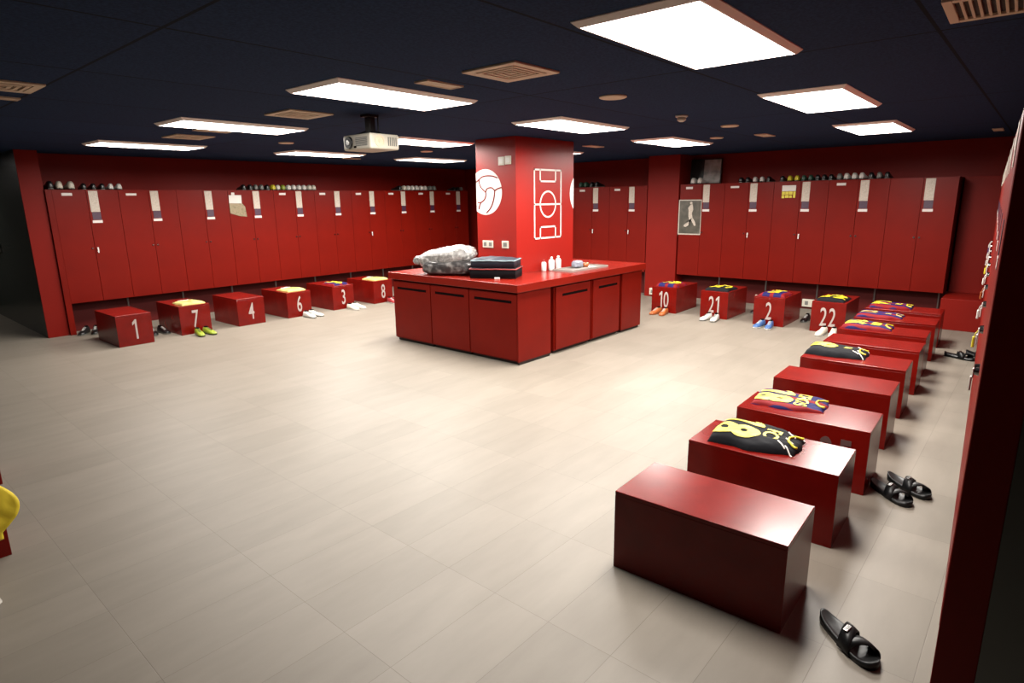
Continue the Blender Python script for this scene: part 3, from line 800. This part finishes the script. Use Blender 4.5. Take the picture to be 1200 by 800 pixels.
# front corner filler belongs to the right side: fixed panel, two doors, end panel
cabinet('counter_cabinet', 'plain red counter panel right of the front corner', (CX0 + .0, 5.39, CY0, 4.134), [])
cabinet('counter_cabinet', 'counter cabinet with the first slotted door right of the corner', (5.47, 6.20, CY0 + .02, 4.70),
        [((5.49, 6.185, CY0, CY0 + .019, .05, .775), (5.61, 6.12, CY0 - .0015, CY0 + .004, .662, .690))])
cabinet('counter_cabinet', 'counter cabinet with the second slotted door right of the corner', (6.23, 6.88, CY0 + .02, 4.70),
        [((6.25, 6.865, CY0, CY0 + .019, .05, .775), (6.37, 6.80, CY0 - .0015, CY0 + .004, .662, .690))])
cabinet('counter_cabinet', 'plain red counter panel at the right end of the island', (6.93, CX1, CY0, 5.6), [])
bxpart('counter_core', 'slot', None, 5.395, 5.465, 4.40, 4.70, 0, .795); tag(bpy.data.objects['counter_core'], 'dark gap filler between the counter front panel and the first door', 'panel')
bxpart('counter_core', 'red', None, 6.82, CX1, 5.605, 6.20, .0, .795); tag(bpy.data.objects['counter_core.001'], 'red counter back carcass hidden behind the pillar', 'cabinet')
bm = bmesh.new()
OX0, OX1, OY0, OY1 = 4.78, 7.49, 4.09, 6.24; IX0, IX1, IY0, IY1 = 5.552, 6.708, 4.752, 5.398
for z0, z1 in ((.797, .882),):
    for a in ((OX0, OX1, OY0, IY0), (OX0, OX1, IY1, OY1), (OX0, IX0, IY0, IY1), (IX1, OX1, IY0, IY1)):
        pass
    o1 = [(OX0, OY0), (OX1, OY0), (OX1, OY1), (OX0, OY1)]; i1 = [(IX0, IY0), (IX1, IY0), (IX1, IY1), (IX0, IY1)]
    A = [[bm.verts.new((x, y, z)) for x, y in pl] for pl in (o1, i1) for z in (z0, z1)]
    ob_, ot_, ib_, it_ = A
    for k in range(4):
        n_ = (k + 1) % 4
        bm.faces.new((ob_[k], ob_[n_], ot_[n_], ot_[k])); bm.faces.new((ib_[n_], ib_[k], it_[k], it_[n_]))
        bm.faces.new((ot_[k], ot_[n_], it_[n_], it_[k])); bm.faces.new((ob_[n_], ob_[k], ib_[k], ib_[n_]))
o = part('counter_worktop', bm, 'red_top'); tag(o, 'thick glossy red worktop slab around the pillar', 'worktop')
md = o.modifiers.new('bev', 'BEVEL'); md.width = .004; md.segments = 2

# ------------------------------------------------------------------ pillar
PX0, PX1, PY0, PY1 = 5.555, 6.705, 4.755, 5.395
t = empty('pillar', (PX0, PY0, 0), 0, 'red square pillar with white football and pitch drawings', 'pillar')
bxpart('shaft', 'red_pillar', t, 0, PX1 - PX0, 0, PY1 - PY0, 0, H, .004)
def pitch():
    b = bmesh.new(); w = .010
    def bar(x0, x1, z0, z1): box(b, x0, x1, -.0025, 0, z0, z1)
    X0, X1, Z0, Z1 = .33, .885, 1.268, 2.108; xm = (X0 + X1) / 2; zm = (Z0 + Z1) / 2
    bar(X0, X0 + 2 * w, Z0, Z1); bar(X1 - 2 * w, X1, Z0, Z1); bar(X0, X1, Z0, Z0 + 2 * w); bar(X0, X1, Z1 - 2 * w, Z1); bar(X0, X1, zm - w, zm + w)
    hw = .165; dp = .155
    for za, zb in ((Z0, Z0 + dp), (Z1 - dp, Z1)):
        bar(xm - hw, xm - hw + 2 * w, za, zb); bar(xm + hw - 2 * w, xm + hw, za, zb)
    bar(xm - hw, xm + hw, Z0 + dp - 2 * w, Z0 + dp); bar(xm - hw, xm + hw, Z1 - dp, Z1 - dp + 2 * w)
    n = 48; R0, R1 = .145, .165; rings = []
    for k in range(n):
        a = 2 * pi * k / n
        rings.append([b.verts.new((xm + cos(a) * r, y, zm + sin(a) * r)) for r, y in ((R0, 0), (R0, -.0025), (R1, -.0025), (R1, 0))])
    for k in range(n):
        p, q = rings[k], rings[(k + 1) % n]
        for m_ in range(3): b.faces.new((p[m_], p[m_ + 1], q[m_ + 1], q[m_]))
    return b
o = part('pitch_drawing', pitch(), 'white_paint', t); o['label'] = 'white outline of a football pitch'
def clipped_disc(c, r, lim, sign):   # disc in (s, z), keeping s on one side of lim
    pts = []
    n = 90
    for k in range(n):
        a = 2 * pi * k / n
        s = c[0] + cos(a) * r; z = c[1] + sin(a) * r
        if sign * (s - lim) <= 0: pts.append((s, z))
    # start ordering at the chord
    ang = [math.atan2(z - c[1], (s - c[0]) * (1 if sign > 0 else 1)) for s, z in pts]
    order = sorted(range(len(pts)), key=lambda i: (math.atan2(pts[i][1] - c[1], -sign * (pts[i][0] - c[0]))))
    pts = [pts[i] for i in order]
    hch = sqrt(max(0, r * r - (lim - c[0]) ** 2))
    return [(lim, c[1] - hch)] + pts + [(lim, c[1] + hch)]
# left face (normal -X): s = Y - PY0, plane x = 0
bc = (5.245 - PY0, 1.842); br_ = .270
poly = clipped_disc(bc, br_, PY1 - PY0, 1)
b = bmesh.new(); a_ = [b.verts.new((0, s, z)) for s, z in poly]; c_ = [b.verts.new((-.0025, s, z)) for s, z in poly]
for k in range(len(poly)): b.faces.new((a_[k], a_[(k + 1) % len(poly)], c_[(k + 1) % len(poly)], c_[k]))
b.faces.new(c_); b.faces.new(a_[::-1])
ball = part('football_drawing', b, 'white_paint', t); ball['label'] = 'white football emblem'
def bp(px_, py_): return (.640 - (px_ - 38) * .00224, 2.111 - (py_ - 198) * .00168)
curves = [[(40, 285), (60, 268), (85, 250), (120, 244), (160, 248), (195, 262)],
          [(60, 268), (62, 295), (75, 325), (105, 355), (115, 338), (130, 329), (155, 329), (175, 347), (195, 337), (224, 328)],
          [(105, 355), (110, 375), (100, 405), (80, 425), (60, 432), (45, 428)],
          [(175, 347), (170, 390), (158, 435), (140, 472), (110, 505)],
          [(70, 430), (60, 455), (55, 480)]]
b = bmesh.new()
for cv in curves:
    P = [Vector((0, *bp(*p))) for p in cv]
    Q = []
    for i in range(len(P) - 1):
        p0, p1, p2, p3 = P[max(i - 1, 0)], P[i], P[i + 1], P[min(i + 2, len(P) - 1)]
        for k in range(6):
            u = k / 6
            Q.append(.5 * ((2 * p1) + (p2 - p0) * u + (2 * p0 - 5 * p1 + 4 * p2 - p3) * u * u + (3 * p1 - p0 - 3 * p2 + p3) * u ** 3))
    Q.append(P[-1])
    L_, R_ = [], []
    for i, q in enumerate(Q):
        q.y = min(q.y, PY1 - PY0 - .003)
        d = (Q[min(i + 1, len(Q) - 1)] - Q[max(i - 1, 0)]).normalized(); n_ = Vector((0, -d.z, d.y)) * .007
        L_.append(b.verts.new((-.0045, q.y + n_.y, q.z + n_.z))); R_.append(b.verts.new((-.0045, q.y - n_.y, q.z - n_.z)))
    for i in range(len(Q) - 1): b.faces.new((L_[i], L_[i + 1], R_[i + 1], R_[i]))
o = part('seam_lines', b, 'red_wall', ball); thick(o, .003)
# right face ball cut by the far edge
poly = clipped_disc((6.894 - PX0, 1.818), .271, PX1 - PX0, 1)
b = bmesh.new(); a_ = [b.verts.new((s, 0, z)) for s, z in poly]; c_ = [b.verts.new((s, -.0025, z)) for s, z in poly]
for k in range(len(poly)): b.faces.new((a_[k], a_[(k + 1) % len(poly)], c_[(k + 1) % len(poly)], c_[k]))
b.faces.new(c_); b.faces.new(a_[::-1])
o = part('football_drawing', b, 'white_paint', t); o['label'] = 'sliver of a second white football emblem'
def plate_switch(name, y0, y1, z0, z1, lab, kind):
    e = empty(name, (PX0, (y0 + y1) / 2, (z0 + z1) / 2), 0, lab, kind)
    w, h = (y1 - y0) / 2, (z1 - z0) / 2
    bxpart('plate', 'cream', e, -.010, 0, -w, w, -h, h, .003)
    n = max(1, round(w / h * 1.0)); 
    for k in range(n):
        c0 = -w + (k + .5) * 2 * w / n
        if kind == 'light switch': bxpart('rocker', 'paper', e, -.015, -.009, c0 - w / n * .6, c0 + w / n * .6, -h * .6, h * .6, .002)
        else: bxpart('outlet', 'grey', e, -.012, -.009, c0 - w / n * .55, c0 + w / n * .55, -h * .55, h * .55, .001)
plate_switch('light_switch', 4.927, 5.020, 2.145, 2.240, 'left one of two white switches high on the pillar', 'light switch')
plate_switch('light_switch', 4.822, 4.915, 2.150, 2.245, 'right one of two white switches high on the pillar', 'light switch')
plate_switch('wall_socket', 5.130, 5.305, 1.175, 1.262, 'wide white double socket low on the pillar', 'socket')
plate_switch('wall_socket', 4.880, 4.985, 1.178, 1.266, 'single white socket low on the pillar near the corner', 'socket')

# low sockets on the right wall
def low_socket(x, y, w, lab):
    e = empty('wall_socket', (x, y, .095), 0, lab, 'socket')
    bxpart('plate', 'cream', e, -.03, 0, -w, w, -.06, .06, .004)
    for k in range(2 if w > .08 else 1):
        c0 = 0 if w <= .08 else (-w / 2 + k * w)
        bxpart('outlet', 'grey', e, -.033, -.029, c0 - .025, c0 + .025, -.03, .03, .002)
low_socket(9.985, 5.30, .055, 'low white socket between the counter and bench 10')
low_socket(10.27, 4.35, .05, 'low white socket left of bench 21, above bare floor')
low_socket(10.27, 3.50, .05, 'low white socket behind the dark boots left of bench 2')
low_socket(10.27, 2.68, .13, 'wide low white socket strip between benches 2 and 22')

# ------------------------------------------------------------------ things on the worktop
WZ = .882
def sack(b, rx, ry, rz, amp, seed, flat=.0, sub=5, sq=.6, wr=0.):
    bmesh.ops.create_icosphere(b, subdivisions=sub, radius=1)
    for v in b.verts:
        p = v.co.copy()
        s = lambda c: (abs(c) ** sq) * (1 if c >= 0 else -1)
        q = Vector((s(p.x) * rx, s(p.y) * ry, s(p.z) * rz))
        n = noise.noise(p * 2.3 + Vector((seed, 0, 0))) + .5 * noise.noise(p * 6 + Vector((0, seed, 0))) + .25 * noise.noise(p * 13)
        q += p * (n * amp + wr * abs(noise.noise(Vector((p.x * 3 + p.y * 5, p.z * 6, seed)))) - wr * .5 * abs(noise.noise(p * 9)))
        q.z = max(q.z, -rz + flat)
        v.co = q
t = empty('plastic_bag', (5.07, 5.42, WZ), math.radians(-62), 'large crumpled clear plastic bag of clothes at the left end of the counter', 'plastic bag')
b = bmesh.new(); sack(b, .33, .20, .090, .010, 3.3, sq=.5); part('dark_clothes', b, 'bagdark', t, True, (.02, 0, .090))
b = bmesh.new(); sack(b, .36, .20, .115, .013, 1.1, sq=.75, wr=.012); part('bag_film', b, 'plastic_bag', t, True, (-.02, .02, .205), (0, -.15, 0))
b = bmesh.new(); sack(b, .06, .05, .05, .02, 5.5, sub=3); part('twisted_end', b, 'plastic_bag', t, True, (-.38, .0, .16))
def jacket(z, h, mat, trim, lab, seed, sx=.265, sy=.18):
    t = empty('folded_jacket', (5.19, 4.755, z), math.radians(-62), lab, 'jacket', 'folded jackets on the counter')
    b = bmesh.new(); nu, nv = 30, 22
    def P(u, v, k):
        w = 1 + .03 * noise.noise(Vector((u * 2, v * 2, seed)))
        zz = h * (.5 + .5 * k) * (1 + (0 if seed == 1 else .25) * (1 - u * u) * (1 - v * v) * max(k, 0)) + (noise.noise(Vector((u * 2.2, v * 2.2, seed + 3))) * (.006 if seed == 1 else .022) if k > 0 else 0)
        return (u * sx * w, v * sy * w, max(0, zz))
    sh = lambda c: sin(c * pi / 2) if abs(c) < 1 else c
    T = [[b.verts.new(P(sh(-1 + 2 * i / nu), sh(-1 + 2 * j / nv), 1 - (.10 if seed == 1 else .36) * max(abs(-1 + 2 * i / nu), abs(-1 + 2 * j / nv)) ** 6)) for j in range(nv + 1)] for i in range(nu + 1)]
    B = [[b.verts.new(P(sh(-1 + 2 * i / nu), sh(-1 + 2 * j / nv), -1)) for j in range(nv + 1)] for i in range(nu + 1)]
    for i in range(nu):
        for j in range(nv):
            b.faces.new((T[i][j], T[i + 1][j], T[i + 1][j + 1], T[i][j + 1])); b.faces.new((B[i][j], B[i][j + 1], B[i + 1][j + 1], B[i + 1][j]))
    for i in range(nu):
        b.faces.new((T[i][0], B[i][0], B[i + 1][0], T[i + 1][0])); b.faces.new((T[i][nv], T[i + 1][nv], B[i + 1][nv], B[i][nv]))
    for j in range(nv):
        b.faces.new((T[0][j], T[0][j + 1], B[0][j + 1], B[0][j])); b.faces.new((T[nu][j], B[nu][j], B[nu][j + 1], T[nu][j + 1]))
    part('fabric', b, mat, t, True)
    b = bmesh.new()
    per = [(-1, 1 - 2 * k / 10) for k in range(10)] + [(-1 + 2 * k / 16, -1) for k in range(16)] + [(1, -1 + 2 * k / 10) for k in range(11)]
    tube(b, [(u * sx * 1.015, v * sy * 1.02, h * .88 + .008 * noise.noise(Vector((u * 3, v * 3, seed)))) for u, v in per], .008, 6)
    part('piping', b, trim, t, True)
    return t
jacket(WZ, .120, 'darkcloth', 'pinkred', 'folded black jacket with red piping, lower one of the pile', 1)
jk = jacket(WZ + .124, .085, 'navycloth', 'paleblue', 'folded dark navy jacket with pale blue stripe, on top of the pile', 2, .25, .172)
t = empty('price_tag', (5.04, 4.61, WZ), math.radians(-62), 'small white tag lying in front of the folded jackets', 'tag')
b = bmesh.new(); box(b, -.03, .03, -.012, .012, 0, .018, .004); part('card', b, 'paper', t)

t = empty('steel_tray', (6.43, 4.43, WZ), 0, 'flat steel tray on the right part of the counter', 'tray')
b = bmesh.new()
box(b, -.40, .40, -.15, .15, 0, .006)
for a in ((-.40, .40, -.15, -.14), (-.40, .40, .14, .15), (-.40, -.39, -.14, .14), (.39, .40, -.14, .14)): box(b, *a, .006, .022)
part('pan', b, 'tray', t)
def bottle(x, y, s, lab, capm='paper'):
    t = empty('white_bottle', (x, y, WZ), 0, lab, 'bottle', 'white bottles on the counter')
    b = bmesh.new(); lathe(b, [(.030 * s, 0), (.033 * s, .006), (.033 * s, .10 * s), (.026 * s, .115 * s), (.014 * s, .122 * s)], 20); part('body', b, 'bottle', t, True)
    b = bmesh.new(); lathe(b, [(.015 * s, .120 * s), (.015 * s, .142 * s), (.012 * s, .146 * s)], 16); part('cap', b, capm, t, True)
bottle(5.955, 4.66, .95, 'white bottle on the counter against the pillar, leftmost of three', 'pinkred')
bottle(6.07, 4.63, 1.15, 'white bottle on the counter against the pillar, middle of three')
bottle(6.25, 4.66, 1.15, 'white bottle on the counter against the pillar, rightmost of three')
t = empty('wrapped_bundle', (6.45, 4.50, WZ + .007), 0, 'small bluish wrapped bundle on the steel tray', 'bundle')
b = bmesh.new(); sack(b, .085, .05, .045, .012, 2.2, sub=3); part('wrapping', b, 'bluebag', t, True, (0, 0, .045))
t = empty('tape_roll', (6.60, 4.48, WZ + .007), 0, 'small orange and white roll on the steel tray', 'tape roll')
b = bmesh.new(); n = 24
R_ = [[b.verts.new((cos(2 * pi * k / n) * r, sin(2 * pi * k / n) * r, z)) for k in range(n)] for r, z in ((.042, 0), (.042, .055), (.022, .055), (.022, 0))]
for m_ in range(4):
    for k in range(n): b.faces.new((R_[m_][k], R_[m_][(k + 1) % n], R_[(m_ + 1) % 4][(k + 1) % n], R_[(m_ + 1) % 4][k]))
part('roll', b, 'orange', t, True)
t = empty('scissors', (6.62, 4.40, WZ + .007), .5, 'small pale scissors lying at the tray edge', 'scissors')
b = bmesh.new(); prism(b, [(-.02, -.006), (.10, 0), (-.02, .006)], .002, .005); prism(b, [(-.02, -.010), (.095, .012), (-.02, .004)], .005, .008); part('blade', b, 'chrome', t)
b = bmesh.new()
for s in (-1, 1): tube(b, [(-.055 + cos(2 * pi * k / 14) * .028, s * .022 + sin(2 * pi * k / 14) * .016, .008) for k in range(15)], .005, 6)
part('handle', b, 'paper', t, True)

# ------------------------------------------------------------------ camera, world, view
F, PIT, YAW, ROLL = 714.0, .2274, .7178, -.0142
cp, sp = cos(PIT), sin(PIT)
fw = Vector((cos(YAW) * cp, sin(YAW) * cp, -sp)); rt = Vector((sin(YAW), -cos(YAW), 0)); up = rt.cross(fw)
rt, up = cos(ROLL) * rt + sin(ROLL) * up, -sin(ROLL) * rt + cos(ROLL) * up
cam = bpy.data.cameras.new('camera'); cam.sensor_width = 36; cam.lens = F / 1200 * 36; cam.clip_start = .02; cam.clip_end = 100
co = bpy.data.objects.new('camera', cam); COL.objects.link(co)
mw = Matrix(((rt.x, up.x, -fw.x, 0), (rt.y, up.y, -fw.y, 0), (rt.z, up.z, -fw.z, 1.74), (0, 0, 0, 1)))
co.matrix_world = mw
SC.camera = co
w = bpy.data.worlds.new('world'); SC.world = w; w.use_nodes = True
w.node_tree.nodes['Background'].inputs['Color'].default_value = (.02, .02, .022, 1); w.node_tree.nodes['Background'].inputs['Strength'].default_value = .3
SC.view_settings.view_transform = 'Standard'; SC.view_settings.look = 'None'
SC.view_settings.exposure = 1.34; SC.view_settings.gamma = 1; SC.view_settings.use_curve_mapping = False
SC.cycles.use_denoising = True
SC.cycles.max_bounces = 8
